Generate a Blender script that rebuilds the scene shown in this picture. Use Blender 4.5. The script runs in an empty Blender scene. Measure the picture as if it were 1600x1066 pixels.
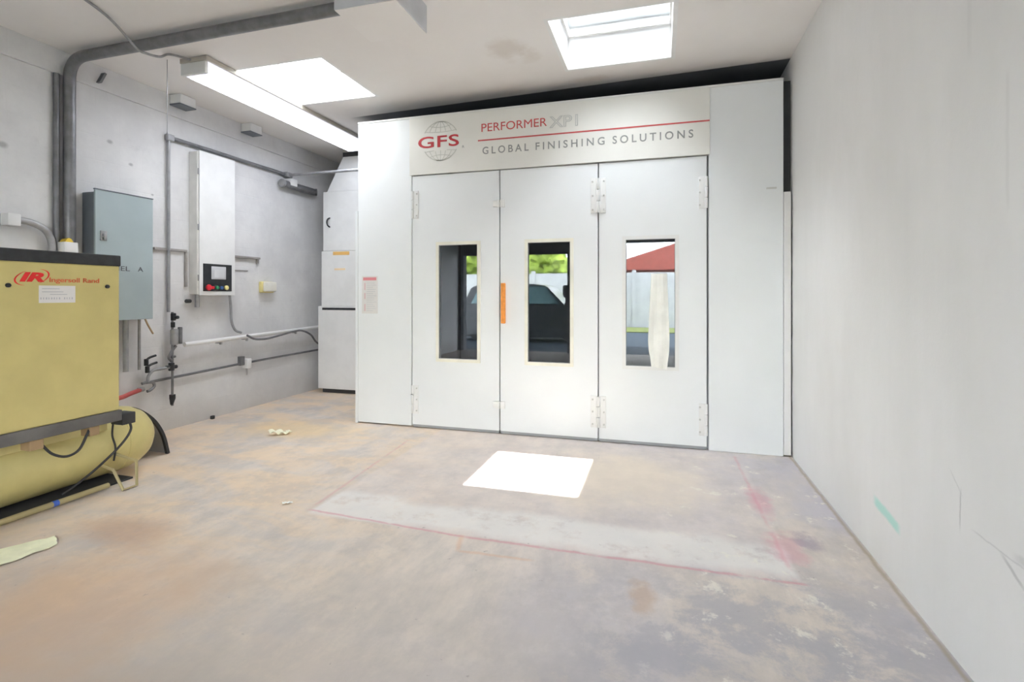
import bpy, bmesh, math, random
from mathutils import Vector, Matrix, noise as mnoise
random.seed(7)
PI = math.pi
scene = bpy.context.scene
COL = scene.collection

# ------------------------------------------------------------------ room dimensions (metres)
XL, XR = -5.484, 0.0          # left and right wall
YF, YB = -6.5, 5.2            # wall behind the camera, wall behind the booth
ZC = 3.181                    # ceiling

# ================================================================== materials
class NB:
    """small node builder"""
    def __init__(s, name):
        s.m = bpy.data.materials.new(name); s.m.use_nodes = True
        s.t = s.m.node_tree; s.t.nodes.clear()
        s.out = s.t.nodes.new('ShaderNodeOutputMaterial')
        s.pos = s.t.nodes.new('ShaderNodeNewGeometry').outputs['Position']
        sep = s.t.nodes.new('ShaderNodeSeparateXYZ'); s.t.links.new(s.pos, sep.inputs[0])
        s.x, s.y, s.z = sep.outputs
    def put(s, sock, v):
        if isinstance(v, bpy.types.NodeSocket): s.t.links.new(v, sock)
        elif isinstance(v, (tuple, list)) and len(v) == 3 and sock.type == 'RGBA': sock.default_value = (*v, 1)
        else: sock.default_value = v
    def math(s, op, a, b=0.0, c=0.0, clamp=False):
        n = s.t.nodes.new('ShaderNodeMath'); n.operation = op; n.use_clamp = clamp
        s.put(n.inputs[0], a); s.put(n.inputs[1], b); s.put(n.inputs[2], c)
        return n.outputs[0]
    def add(s, a, b): return s.math('ADD', a, b)
    def mul(s, a, b): return s.math('MULTIPLY', a, b)
    def mixc(s, f, a, b, mode='MIX'):
        n = s.t.nodes.new('ShaderNodeMix'); n.data_type = 'RGBA'; n.blend_type = mode
        s.put(n.inputs['Factor'], f); s.put(n.inputs[6], a); s.put(n.inputs[7], b)
        return n.outputs[2]
    def step(s, v, lo, hi):
        n = s.t.nodes.new('ShaderNodeMapRange'); n.interpolation_type = 'SMOOTHSTEP'
        s.put(n.inputs['Value'], v); n.inputs['From Min'].default_value = lo; n.inputs['From Max'].default_value = hi
        return n.outputs['Result']
    def noise(s, scale, detail=4, rough=.55, vec=None, stretch=None, dist=0):
        n = s.t.nodes.new('ShaderNodeTexNoise'); n.inputs['Scale'].default_value = scale
        n.inputs['Detail'].default_value = detail; n.inputs['Roughness'].default_value = rough
        n.inputs['Distortion'].default_value = dist
        v = vec if vec is not None else s.pos
        if stretch:
            mp = s.t.nodes.new('ShaderNodeMapping'); s.t.links.new(v, mp.inputs[0])
            mp.inputs['Scale'].default_value = stretch[:3]
            if len(stretch) > 3: mp.inputs['Rotation'].default_value = (0, 0, stretch[3])
            v = mp.outputs[0]
        s.t.links.new(v, n.inputs['Vector'])
        return n.outputs['Fac']
    def band(s, v, lo, hi, soft):
        return s.mul(s.step(v, lo - soft, lo + soft), s.math('SUBTRACT', 1.0, s.step(v, hi - soft, hi + soft)))
    def blob(s, u, v, cu, cv, ru, rv, soft=.6, jitter=None):
        du = s.mul(s.math('SUBTRACT', u, cu), 1 / ru); dv = s.mul(s.math('SUBTRACT', v, cv), 1 / rv)
        d = s.math('SQRT', s.add(s.mul(du, du), s.mul(dv, dv)))
        if jitter is not None: d = s.add(d, jitter)
        return s.math('SUBTRACT', 1.0, s.step(d, 1 - soft, 1 + soft))
    def seg(s, u, v, a, b, w, soft=None, jitter=None):
        """mask of a line a-b of half width w in the u,v plane"""
        soft = soft or w * .6
        ax, ay = a; bx, by = b; L = math.hypot(bx - ax, by - ay); dx, dy = (bx - ax) / L, (by - ay) / L
        pu = s.math('SUBTRACT', u, ax); pv = s.math('SUBTRACT', v, ay)
        t = s.add(s.mul(pu, dx), s.mul(pv, dy)); q = s.add(s.mul(pu, -dy), s.mul(pv, dx))
        if jitter is not None: q = s.add(q, jitter)
        return s.mul(s.math('SUBTRACT', 1.0, s.step(s.math('ABSOLUTE', q), w - soft, w + soft)), s.band(t, 0, L, .03))
    def bsdf(s, color, rough=.6, metal=0.0, spec=.5, bump=None, bstr=.1, bdist=.01, **kw):
        p = s.t.nodes.new('ShaderNodeBsdfPrincipled')
        s.put(p.inputs['Base Color'], color); s.put(p.inputs['Roughness'], rough)
        s.put(p.inputs['Metallic'], metal); p.inputs['Specular IOR Level'].default_value = spec
        for k, v in kw.items(): s.put(p.inputs[k.replace('_', ' ')], v)
        if bump is not None:
            b = s.t.nodes.new('ShaderNodeBump'); b.inputs['Strength'].default_value = bstr; b.inputs['Distance'].default_value = bdist
            s.put(b.inputs['Height'], bump); s.t.links.new(b.outputs[0], p.inputs['Normal'])
        s.t.links.new(p.outputs[0], s.out.inputs[0]); return p

MATS = {}
def mat(name, color, rough=.5, metal=0.0, var=.06, scale=6, spec=.5, **kw):
    if name in MATS: return MATS[name]
    b = NB(name)
    n = b.step(b.noise(scale, 5), .3, .7)
    c0 = tuple(max(0, c * (1 - var)) for c in color); c1 = tuple(min(1, c * (1 + var)) for c in color)
    b.bsdf(b.mixc(n, c0, c1), rough, metal, spec, **kw)
    MATS[name] = b.m; return b.m

def emit_mat(name, color, strength):
    b = NB(name); e = b.t.nodes.new('ShaderNodeEmission'); e.inputs[0].default_value = (*color, 1); e.inputs[1].default_value = strength
    b.t.links.new(e.outputs[0], b.out.inputs[0]); return b.m

def floor_material():
    b = NB('stained_concrete')
    x, y = b.x, b.y
    wob = b.math('SUBTRACT', b.noise(2.2, 5, .6), .5)
    fine = b.math('SUBTRACT', b.noise(9, 6, .65), .5)
    big = b.noise(.9, 4, .6, dist=.4)
    mid = b.noise(3.2, 8, .7, stretch=(2.0, .8, 1, -.25))
    col = b.mixc(b.step(mid, .28, .72), (0.583, 0.531, 0.491), (0.759, 0.666, 0.585))
    # orange-tan tint on the left, blue-grey on the right, darker grey in front
    left = b.step(b.add(b.mul(x, -1.0), b.mul(wob, 2.4)), 1.7, 3.6)
    tan = b.mul(left, b.step(b.noise(1.5, 5, .62, stretch=(1, 1.8, 1, .6), dist=.5), .36, .62))
    col = b.mixc(b.mul(tan, .75), col, (0.836, 0.650, 0.460))
    cool = b.mul(b.step(b.add(x, b.mul(wob, 2.0)), -2.3, -.4), b.step(big, .34, .6))
    col = b.mixc(b.mul(cool, .8), col, (0.550, 0.532, 0.592))
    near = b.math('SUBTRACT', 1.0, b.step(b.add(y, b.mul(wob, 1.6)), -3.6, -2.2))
    col = b.mixc(b.mul(near, .85), col, (0.400, 0.368, 0.335))  # greyer concrete in front, darkened further for the weaker light there
    mott = b.step(b.noise(2.2, 9, .74, dist=.15), .46, .60)
    col = b.mixc(b.mul(mott, .32), col, (.44, .405, .39))
    patch = b.mul(b.blob(x, y, -.55, -2.55, .75, .62, .6, b.mul(wob, 2.2)), b.step(b.noise(2.8, 9, .74, dist=.15), .42, .56))
    col = b.mixc(b.mul(patch, .7), col, (.38, .38, .425))
    # the newer slab in front of the booth doors
    jx = b.add(x, b.mul(fine, .05)); jy = b.add(y, b.mul(fine, .05))
    slab = b.mul(b.band(jx, -3.0, -.40, .02), b.band(jy, -1.95, .3, .02))
    col = b.mixc(b.mul(slab, .45), col, b.mixc(b.step(b.noise(3.4, 6, .7), .35, .65), (0.619, 0.561, 0.555), (0.805, 0.722, 0.678)))
    edge = b.mul(b.mul(slab, b.band(b.add(y, b.mul(wob, .28)), -1.93, -1.62, .06)), b.step(b.noise(5, 5, .7), .30, .5))
    col = b.mixc(b.mul(edge, .6), col, (0.850, 0.837, 0.807))
    buff = b.mul(slab, b.blob(x, y, -1.3, -.85, .55, .5, .5, b.mul(wob, 1.6)))
    col = b.mixc(b.mul(buff, .5), col, (0.850, 0.729, 0.577))
    speck = b.mul(b.step(b.noise(7, 6, .7), .58, .66), b.step(b.add(x, b.mul(wob, .6)), -1.3, -.7))
    col = b.mixc(b.mul(speck, .6), col, (0.850, 0.817, 0.721))
    # red chalk outline and red spills
    jl = b.mul(fine, .035)
    red = b.seg(x, y, (-3.02, -1.90), (-2.0, -1.965), .009, .008, jl)
    for a, c in (((-2.0, -1.965), (-.38, -1.965)), ((-3.02, -1.90), (-3.14, -.40)), ((-.42, -1.95), (-.44, -.1))):
        wgt = 1.0 if a[0] != -3.02 and a[0] != -.42 else .55
        red = b.math('MAXIMUM', red, b.mul(b.seg(x, y, a, c, .010, .009, jl), wgt))
    red = b.mul(red, b.step(b.noise(4, 4, .6), .33, .5))
    col = b.mixc(b.mul(red, .5), col, (0.651, 0.219, 0.289))
    spill = b.math('MAXIMUM', b.blob(x, y, -.41, -1.0, .06, .20, .5, b.mul(fine, 2.2)), b.mul(b.blob(x, y, -.38, -1.62, .08, .17, .5, b.mul(fine, 2.4)), .9))
    col = b.mixc(b.mul(spill, .38), col, (0.696, 0.262, 0.361))
    dk = b.blob(x, y, -.27, -1.53, .06, .10, .5, b.mul(fine, 2.2))
    col = b.mixc(b.mul(dk, .6), col, (0.310, 0.262, 0.346))
    # rust-coloured drawn corner, brown stains
    rust = b.math('MAXIMUM', b.seg(x, y, (-2.02, -1.96), (-1.98, -2.11), .012, .012, jl), b.seg(x, y, (-1.98, -2.11), (-1.60, -2.10), .010, .010, jl))
    col = b.mixc(b.mul(rust, .32), col, (0.743, 0.379, 0.174))
    st = b.mul(b.blob(x, y, -1.075, -2.25, .05, .11, .5, b.mul(fine, 2.4)), .5)
    col = b.mixc(st, col, (0.526, 0.364, 0.246))
    st = b.mul(b.blob(x, y, -3.80, -2.42, .26, .16, .6, b.mul(wob, 2.6)), .6)
    col = b.mixc(st, col, (0.510, 0.335, 0.231))
    st = b.mul(b.blob(x, y, -4.35, -.40, .55, .28, .6, b.mul(wob, 2.0)), .5)
    col = b.mixc(st, col, (0.850, 0.614, 0.289))
    st = b.mul(b.blob(x, y, -3.35, -3.0, .5, .4, .7, b.mul(wob, 2.6)), .45)
    col = b.mixc(st, col, (0.713, 0.452, 0.259))
    # dirt collected along the right wall, and dark fine specks
    gut = b.math('SUBTRACT', 1.0, b.step(b.math('ABSOLUTE', b.add(b.math('SUBTRACT', x, -.018), b.mul(fine, .03))), .002, .018))
    col = b.mixc(b.mul(gut, .6), col, (.36, .29, .18))
    pit = b.mul(b.step(b.noise(22, 3, .6), .70, .76), .55)
    col = b.mixc(pit, col, (0.310, 0.262, 0.246))
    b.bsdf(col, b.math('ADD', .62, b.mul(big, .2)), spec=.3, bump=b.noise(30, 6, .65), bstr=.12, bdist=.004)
    return b.m

def wall_left_material():
    b = NB('painted_block_wall')
    u, v = b.y, b.z
    col = b.mixc(b.step(b.noise(1.8, 6, .65), .35, .68), (.66, .655, .66), (.76, .755, .755))
    dirt = b.step(b.noise(5, 6, .7), .60, .72)
    col = b.mixc(b.mul(dirt, .18), col, (.42, .41, .42))
    # grime near the bottom and a few dark dabs
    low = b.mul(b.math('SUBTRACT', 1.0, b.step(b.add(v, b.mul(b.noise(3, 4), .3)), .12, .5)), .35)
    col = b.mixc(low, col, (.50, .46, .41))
    for cu, cv, r in ((-1.28, 2.58, .022), (-2.02, 2.35, .03), (-1.1, 2.43, .018), (-.9, 2.2, .012)):
        col = b.mixc(b.mul(b.blob(u, v, cu, cv, r, r * .7, .6), .6), col, (.25, .25, .26))
    # mortar joints showing faintly through the paint
    br = b.t.nodes.new('ShaderNodeTexBrick'); br.inputs['Scale'].default_value = 1.0
    cb = b.t.nodes.new('ShaderNodeCombineXYZ'); b.t.links.new(u, cb.inputs[0]); b.t.links.new(v, cb.inputs[1]); b.t.links.new(cb.outputs[0], br.inputs['Vector'])
    br.inputs['Brick Width'].default_value = .40; br.inputs['Row Height'].default_value = .2; br.inputs['Mortar Size'].default_value = .006
    br.inputs['Mortar Smooth'].default_value = .6
    h = b.add(b.mul(b.noise(24, 6, .7), .6), b.mul(br.outputs['Fac'], -.35))
    b.bsdf(col, .75, spec=.25, bump=h, bstr=.25, bdist=.008)
    return b.m

def wall_right_material():
    b = NB('painted_plaster_wall')
    u, v = b.y, b.z
    col = b.mixc(b.step(b.noise(1.1, 5, .6, stretch=(1, 1, .45)), .35, .68), (.78, .78, .775), (.84, .84, .84))
    fine = b.math('SUBTRACT', b.noise(10, 5, .65), .5)
    # roller lines and a filled patch
    roll = b.step(b.noise(3, 3, .5, stretch=(1, 3.0, .15)), .55, .7)
    col = b.mixc(b.mul(roll, .03), col, (.55, .55, .55))
    # smear of teal paint, scuffs and scratches
    t = b.seg(u, v, (-1.885, .262), (-1.62, .285), .022, .012, b.mul(fine, .03))
    col = b.mixc(b.mul(t, .7), col, (.40, .78, .69))
    for a, c, w, k in (((-2.364, .48), (-2.37, .60), .004, .6), ((-2.37, .60), (-2.31, .65), .003, .35), ((-2.70, .50), (-2.45, .50), .003, .35),
                       ((-2.69, .445), (-2.60, .49), .006, .6), ((-2.8, .53), (-2.66, .515), .012, .35), ((-2.62, 1.55), (-2.62, 1.95), .008, .12), ((-2.42, 2.1), (-2.42, 2.5), .012, .10)):
        col = b.mixc(b.mul(b.seg(u, v, a, c, w, None, b.mul(fine, .02)), k * .6), col, (.24, .24, .25))
    b.bsdf(col, .7, spec=.25, bump=b.noise(26, 6, .7), bstr=.16, bdist=.006)
    return b.m

def ceiling_material():
    b = NB('ceiling_plaster')
    col = b.mixc(b.step(b.noise(.8, 5, .6), .35, .7), (.85, .82, .795), (.89, .865, .845))
    j = b.math('SUBTRACT', b.noise(5, 5, .65), .5)
    for cx, cy, rx, ry, k in ((-2.15, -.72, .12, .16, .28), (-2.0, -.55, .07, .10, .22), (-1.6, .02, .16, .05, .30)):
        col = b.mixc(b.mul(b.blob(b.x, b.y, cx, cy, rx, ry, .6, b.mul(j, 2.4)), k), col, (.48, .38, .28))
    # the pale colour stops along a line above the booth front; darker tone beyond it
    ln = b.add(b.add(b.y, b.mul(b.x, .056)), b.mul(j, .012))
    dark_tone = b.mul(b.step(ln, .064, .076), b.step(b.x, -4.25, -3.95))
    col = b.mixc(dark_tone, col, (.16, .165, .175))
    b.bsdf(col, .8, spec=.2, bump=b.noise(20, 6, .7), bstr=.12, bdist=.005)
    return b.m

def glass_material(name, refl, tint):
    """thin window glass: part mirror, part see-through"""
    b = NB(name)
    g = b.t.nodes.new('ShaderNodeBsdfGlossy'); g.inputs['Roughness'].default_value = .015; g.inputs['Color'].default_value = (.93, .97, 1, 1)
    tr = b.t.nodes.new('ShaderNodeBsdfTransparent'); tr.inputs[0].default_value = (*tint, 1)
    fr = b.t.nodes.new('ShaderNodeFresnel'); fr.inputs[0].default_value = 1.5
    f = b.math('MAXIMUM', fr.outputs[0], refl)
    mx = b.t.nodes.new('ShaderNodeMixShader'); b.put(mx.inputs[0], f)
    b.t.links.new(tr.outputs[0], mx.inputs[1]); b.t.links.new(g.outputs[0], mx.inputs[2]); b.t.links.new(mx.outputs[0], b.out.inputs[0])
    return b.m

def frosted_material():
    b = NB('frosted_acrylic')
    t = b.t.nodes.new('ShaderNodeBsdfTranslucent'); t.inputs[0].default_value = (.62, .62, .61, 1)
    d = b.t.nodes.new('ShaderNodeBsdfDiffuse'); d.inputs[0].default_value = (.8, .8, .8, 1)
    mx = b.t.nodes.new('ShaderNodeMixShader'); mx.inputs[0].default_value = .25
    b.t.links.new(t.outputs[0], mx.inputs[1]); b.t.links.new(d.outputs[0], mx.inputs[2]); b.t.links.new(mx.outputs[0], b.out.inputs[0])
    return b.m

M = dict(
    footm=mat('dull_tan_steel', (.40, .335, .17), .5, var=.08),
    sign_screw=mat('pale_screw_head', (.60, .60, .58), .5, .2),
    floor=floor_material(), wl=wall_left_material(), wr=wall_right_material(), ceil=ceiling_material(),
    shaft=mat('white_shaft_paint', (.86, .86, .85), .7, spec=.2, var=.02),
    booth=mat('booth_white_enamel', (.82, .84, .85), .38, var=.018, scale=2.0),
    booth2=mat('booth_side_enamel', (.80, .80, .79), .42, var=.03, scale=3.0),
    cream=mat('cream_gasket', (.83, .81, .71), .55, var=.06),
    sign=mat('cream_sign_enamel', (.81, .80, .755), .40, var=.04, scale=1.3),
    seam=mat('dark_seam', (.36, .37, .385), .8),
    void=mat('dull_black', (.05, .05, .052), .85),
    inner=mat('booth_inner_panel', (.30, .31, .32), .6),
    red=mat('sign_red', (.55, .05, .06), .45), red2=mat('faded_red', (.62, .10, .10), .5), grey=mat('sign_grey', (.30, .31, .30), .5),
    palegrey=mat('sign_pale_grey', (.58, .58, .53), .5), lightgrey=mat('outline_grey', (.62, .62, .60), .5),
    orange=mat('orange_plastic', (.90, .33, .06), .5, var=.12, scale=30),
    steel=mat('galvanised_steel', (.36, .36, .37), .45, .35, var=.12, scale=14),
    dsteel=mat('dull_dark_steel', (.21, .21, .22), .42, .5, var=.15, scale=12),
    wpaint=mat('white_painted_steel', (.80, .80, .79), .5, var=.03),
    gpaint=mat('grey_blue_enamel', (.37, .44, .46), .42, var=.04, scale=3),
    gside=mat('grey_box_shell', (.17, .19, .22), .5),
    tan=mat('tan_powder_coat', (.60, .51, .20), .38, var=.05, scale=5),
    tanlt=mat('tan_tank_paint', (.62, .54, .23), .34, var=.06, scale=5),
    black=mat('black_plastic', (.025, .027, .03), .55, var=.2, scale=20),
    rubber=mat('black_rubber', (.03, .03, .032), .65), greyrub=mat('grey_rubber_sheet', (.36, .36, .365), .6),
    base=mat('dark_base_steel', (.15, .145, .14), .5, .2, var=.2),
    brass=mat('tan_block', (.38, .26, .14), .5), bluetape=mat('blue_tape', (.05, .13, .55), .5),
    ired=mat('logo_red', (.75, .02, .02), .45), iorange=mat('logo_orange_red', (.68, .13, .05), .5),
    label=mat('paper_label', (.74, .72, .70), .6, var=.03), ink=mat('dark_ink', (.10, .10, .11), .6), paleink=mat('pale_ink', (.48, .48, .50), .6),
    yellow=mat('yellow_plastic', (.80, .58, .07), .5), yellow2=mat('pale_yellow_plastic', (.82, .72, .32), .5), ivory=mat('ivory_plastic', (.82, .80, .72), .45),
    disp=mat('grey_display', (.60, .61, .64), .3), green=mat('green_plastic', (.05, .28, .13), .4), blue=mat('blue_plastic', (.05, .12, .33), .4),
    hose=mat('red_rubber_hose', (.50, .09, .08), .5), copper=mat('tan_cable', (.50, .36, .22), .5),
    ledge=mat('ledge_shadow_brown', (.33, .31, .295), .7, var=.15),
    paper=mat('pale_yellow_paper', (.86, .87, .62), .7, var=.08, scale=9), paper2=mat('cream_paper', (.86, .84, .66), .7), whitep=mat('white_paper', (.88, .88, .83), .36),
    fix=mat('cream_fixture_enamel', (.70, .66, .58), .45), lens=emit_mat('lit_diffuser', (.84, .89, 1.0), 4.0), lens_side=emit_mat('lit_lens_side', (.86, .88, 1.0), .28),
    glass=glass_material('tinted_window_glass', .15, (.82, .85, .87)), clear=glass_material('clear_roof_glass', .06, (.92, .93, .93)), frost=frosted_material(),
    asphalt=mat('blue_grey_asphalt', (.030, .048, .072), .8, var=.12, scale=4), grass=mat('lawn_green', (.15, .18, .05), .9, var=.35, scale=5),
    fence=mat('white_fence', (.52, .53, .54), .6), leaf=mat('yellow_green_leaves', (.28, .38, .05), .7, var=.5, scale=3), bark=mat('bark', (.16, .11, .07), .9),
    roof=mat('red_roof_tile', (.40, .105, .08), .7, var=.2, scale=4), stucco=mat('red_stucco', (.48, .17, .13), .8), cpaint=mat('dark_car_paint', (.03, .035, .04), .25),
    cglass=mat('car_glass', (.18, .32, .34), .08), tyre=mat('tyre_rubber', (.02, .02, .02), .8),
)

# ================================================================== mesh helpers
ORIGIN = {}
def setp(o, label=None, cat=None, group=None, kind=None):
    if label: o['label'] = label
    if cat: o['category'] = cat
    if group: o['group'] = group
    if kind: o['kind'] = kind
    return o
def thing(name, label, cat, loc, group=None):
    o = bpy.data.objects.new(name, None); COL.objects.link(o); o.location = loc; o.empty_display_size = .1
    ORIGIN[o] = Vector(loc); return setp(o, label, cat, group)
def obj(name, bm, m, parent=None, smooth=False, label=None):
    me = bpy.data.meshes.new(name)
    bmesh.ops.recalc_face_normals(bm, faces=bm.faces)
    bm.to_mesh(me); bm.free()
    for mm in (m if isinstance(m, (list, tuple)) else [m]): me.materials.append(mm)
    o = bpy.data.objects.new(name, me); COL.objects.link(o)
    finish(o, me, parent, smooth); 
    if label: o['label'] = label
    return o
def finish(o, me, parent, smooth):
    if parent is not None:
        org = ORIGIN[parent]; o.parent = parent
    else:
        vs = [v.co for v in me.vertices]
        lo = Vector([min(v[i] for v in vs) for i in range(3)]); hi = Vector([max(v[i] for v in vs) for i in range(3)])
        org = Vector(((lo.x + hi.x) / 2, (lo.y + hi.y) / 2, lo.z)); o.location = org
    ORIGIN[o] = org
    me.transform(Matrix.Translation(-org))
    if smooth:
        for p in me.polygons: p.use_smooth = True
        try: me.set_sharp_from_angle(angle=math.radians(38))
        except Exception: pass
def one(name, bm, m, label, cat, group=None, smooth=False):
    return setp(obj(name, bm, m, None, smooth), label, cat, group)
def struct(name, bm, m, parent=None):
    o = obj(name, bm, m, parent); 
    if parent is None: o['kind'] = 'structure'
    return o
def B(): return bmesh.new()
def box(bm, x0, x1, y0, y1, z0, z1, bev=0.0, mi=0, seg=2):
    t = bmesh.new(); bmesh.ops.create_cube(t, size=1)
    for v in t.verts: v.co = Vector(((x0 + x1) / 2 + v.co.x * (x1 - x0), (y0 + y1) / 2 + v.co.y * (y1 - y0), (z0 + z1) / 2 + v.co.z * (z1 - z0)))
    if bev: bmesh.ops.bevel(t, geom=list(t.edges), offset=bev, segments=seg, affect='EDGES', profile=.5)
    for f in t.faces: f.material_index = mi
    join(bm, t); return bm
def join(bm, t):
    me = bpy.data.meshes.new('t'); t.to_mesh(me); t.free(); bm.from_mesh(me); bpy.data.meshes.remove(me)
def bx(*a, **k): return box(B(), *a, **k)
def smoothpath(pts, n=6):
    """Catmull-Rom through the points"""
    P = [Vector(p) for p in pts]; P = [2 * P[0] - P[1]] + P + [2 * P[-1] - P[-2]]; out = []
    for i in range(1, len(P) - 2):
        a, b, c, d = P[i - 1:i + 3]
        for k in range(n):
            t = k / n
            out.append(.5 * ((2 * b) + (c - a) * t + (2 * a - 5 * b + 4 * c - d) * t * t + (3 * b - a - 3 * c + d) * t ** 3))
    out.append(P[-2]); return out
def bendpath(pts, r=.08, n=6):
    """straight runs with rounded elbows"""
    P = [Vector(p) for p in pts]; out = [P[0]]
    for i in range(1, len(P) - 1):
        a = (P[i - 1] - P[i]); c = (P[i + 1] - P[i]); rr = min(r, a.length * .48, c.length * .48)
        s = P[i] + a.normalized() * rr; e = P[i] + c.normalized() * rr
        for k in range(n + 1):
            t = k / n; out.append((1 - t) ** 2 * s + 2 * t * (1 - t) * P[i] + t * t * e)
    out.append(P[-1]); return out
def tube(bm, path, r, n=12, mi=0, cap=True):
    P = [Vector(p) for p in path]; R = r if isinstance(r, (list, tuple)) else [r] * len(P)
    up = None; rings = []
    for i, p in enumerate(P):
        d = (P[min(i + 1, len(P) - 1)] - P[max(i - 1, 0)]).normalized()
        if up is None: up = Vector((0, 0, 1)) if abs(d.z) < .9 else Vector((1, 0, 0))
        s = d.cross(up).normalized(); up = s.cross(d).normalized()
        rings.append([bm.verts.new(p + (s * math.cos(2 * PI * k / n) + up * math.sin(2 * PI * k / n)) * R[i]) for k in range(n)])
    fs = []
    for a, c in zip(rings, rings[1:]):
        for k in range(n): fs.append(bm.faces.new((a[k], a[(k + 1) % n], c[(k + 1) % n], c[k])))
    if cap: fs.append(bm.faces.new(rings[0][::-1])); fs.append(bm.faces.new(rings[-1]))
    for f in fs: f.material_index = mi
    return bm
def tb(path, r, n=12): return tube(B(), path, r, n)
def cyl(bm, c, axis, r, L, n=24, bev=0.0):
    """cylinder of length L centred at c along axis, optionally with rounded rims"""
    a = Vector(axis).normalized(); c = Vector(c); h = L / 2
    if bev: prof = [(-h, r - bev), (-h + bev * .3, r - bev * .3), (-h + bev, r), (h - bev, r), (h - bev * .3, r - bev * .3), (h, r - bev)]
    else: prof = [(-h, r), (h, r)]
    return tube(bm, [c + a * t for t, _ in prof], [q for _, q in prof], n)
def prism(bm, pts, axis, a, b, mi=0):
    """polygon given in the other two axes, extruded from a to b along axis"""
    def mk(u, v, w): return {'x': (w, u, v), 'y': (u, w, v), 'z': (u, v, w)}[axis]
    A = [bm.verts.new(mk(u, v, a)) for u, v in pts]; C = [bm.verts.new(mk(u, v, b)) for u, v in pts]
    fs = [bm.faces.new(A), bm.faces.new(C[::-1])]
    for i in range(len(pts)): fs.append(bm.faces.new((A[i], A[(i + 1) % len(pts)], C[(i + 1) % len(pts)], C[i])))
    for f in fs: f.material_index = mi
    return bm
def ring_frame(bm, x0, x1, z0, z1, w, y0, y1):
    """rectangular frame round an opening x0..x1, z0..z1, in the xz plane"""
    box(bm, x0 - w, x0, y0, y1, z0 - w, z1 + w); box(bm, x1, x1 + w, y0, y1, z0 - w, z1 + w)
    box(bm, x0, x1, y0, y1, z1, z1 + w); box(bm, x0, x1, y0, y1, z0 - w, z0); return bm
def panel_hole(bm, x0, x1, z0, z1, hx0, hx1, hz0, hz1, y0, y1):
    box(bm, x0, hx0, y0, y1, z0, z1); box(bm, hx1, x1, y0, y1, z0, z1)
    box(bm, hx0, hx1, y0, y1, hz1, z1); box(bm, hx0, hx1, y0, y1, z0, hz0); return bm
def text(name, body, m, parent, plane, at, u0, u1, v0, v1, weight=0.0, spacing=1.0, shear=0.0, outline=0.0, depth=.0015):
    """lettering fitted into u0..u1, v0..v1 on a vertical plane: 'y' faces -Y, 'x' faces +X"""
    cu = bpy.data.curves.new(name, 'FONT'); cu.body = body; cu.space_character = spacing; cu.shear = shear; cu.offset = weight
    if outline: cu.fill_mode = 'NONE'; cu.bevel_depth = outline
    else: cu.extrude = .01
    cu.resolution_u = 4
    t = bpy.data.objects.new('tmp', cu); COL.objects.link(t)
    me = bpy.data.meshes.new_from_object(t.evaluated_get(bpy.context.evaluated_depsgraph_get()))
    bpy.data.objects.remove(t); bpy.data.curves.remove(cu)
    xs = [v.co.x for v in me.vertices]; ys = [v.co.y for v in me.vertices]; zs = [v.co.z for v in me.vertices]
    for v in me.vertices:
        u = u0 + (v.co.x - min(xs)) / (max(xs) - min(xs)) * (u1 - u0); w = v0 + (v.co.y - min(ys)) / (max(ys) - min(ys)) * (v1 - v0)
        d = (v.co.z - min(zs)) / max(1e-6, max(zs) - min(zs)) * depth
        v.co = (u, at - d, w) if plane == 'y' else (at + d, u, w)
    me.name = name; me.materials.clear(); me.materials.append(m)
    o = bpy.data.objects.new(name, me); COL.objects.link(o); finish(o, me, parent, False); return o
def revolve(bm, prof, c, axis='y', n=32):
    """prof = (along, radius) pairs about a line through c"""
    a = {'x': Vector((1, 0, 0)), 'y': Vector((0, 1, 0)), 'z': Vector((0, 0, 1))}[axis]; c = Vector(c)
    return tube(bm, [c + a * t for t, _ in prof], [max(r, .002) for _, r in prof], n)

# ================================================================== the setting
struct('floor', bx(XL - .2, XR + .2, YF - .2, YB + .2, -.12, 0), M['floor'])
S1 = (-4.465, -3.615, -.985, -.165); S2 = (-1.752, -.920, -1.025, -.215)
ZT = 3.45
bm = B()
def slab_with_holes(bm, z0, z1):
    g = .0295
    xs = [XL - .2, S1[0] - g, S1[1] + g, S2[0] - g, S2[1] + g, XR + .2]
    for i in range(5):
        if i == 1: hole = (S1[2] - g, S1[3] + g)
        elif i == 3: hole = (S2[2] - g, S2[3] + g)
        else: box(bm, xs[i], xs[i + 1], YF - .2, YB + .2, z0, z1); continue
        box(bm, xs[i], xs[i + 1], YF - .2, hole[0], z0, z1); box(bm, xs[i], xs[i + 1], hole[1], YB + .2, z0, z1)
slab_with_holes(bm, ZC, ZC + .2)
struct('ceiling', bm, M['ceil'])
struct('wall_left', bx(XL - .2, XL, YF - .2, YB + .2, 0, ZC), M['wl'])
struct('wall_right', bx(XR, XR + .2, YF - .2, YB + .2, 0, ZC), M['wr'])
struct('wall_back', bx(XL, XR, YB, YB + .2, 0, ZC), M['wl'])
# wall behind the camera with two open doorways to the yard
D1 = (-5.36, -2.95, 2.17); D2 = (-2.25, -.25, 2.375)
bm = B(); y0, y1 = YF - .2, YF
box(bm, XL, D1[0], y0, y1, 0, ZC); box(bm, D1[1], D2[0], y0, y1, 0, ZC); box(bm, D2[1], XR, y0, y1, 0, ZC)
box(bm, D1[0], D1[1], y0, y1, D1[2], ZC); box(bm, D2[0], D2[1], y0, y1, D2[2], ZC)
struct('wall_front', bm, mat('dark_block_wall', (.20, .205, .215), .8))
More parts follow.
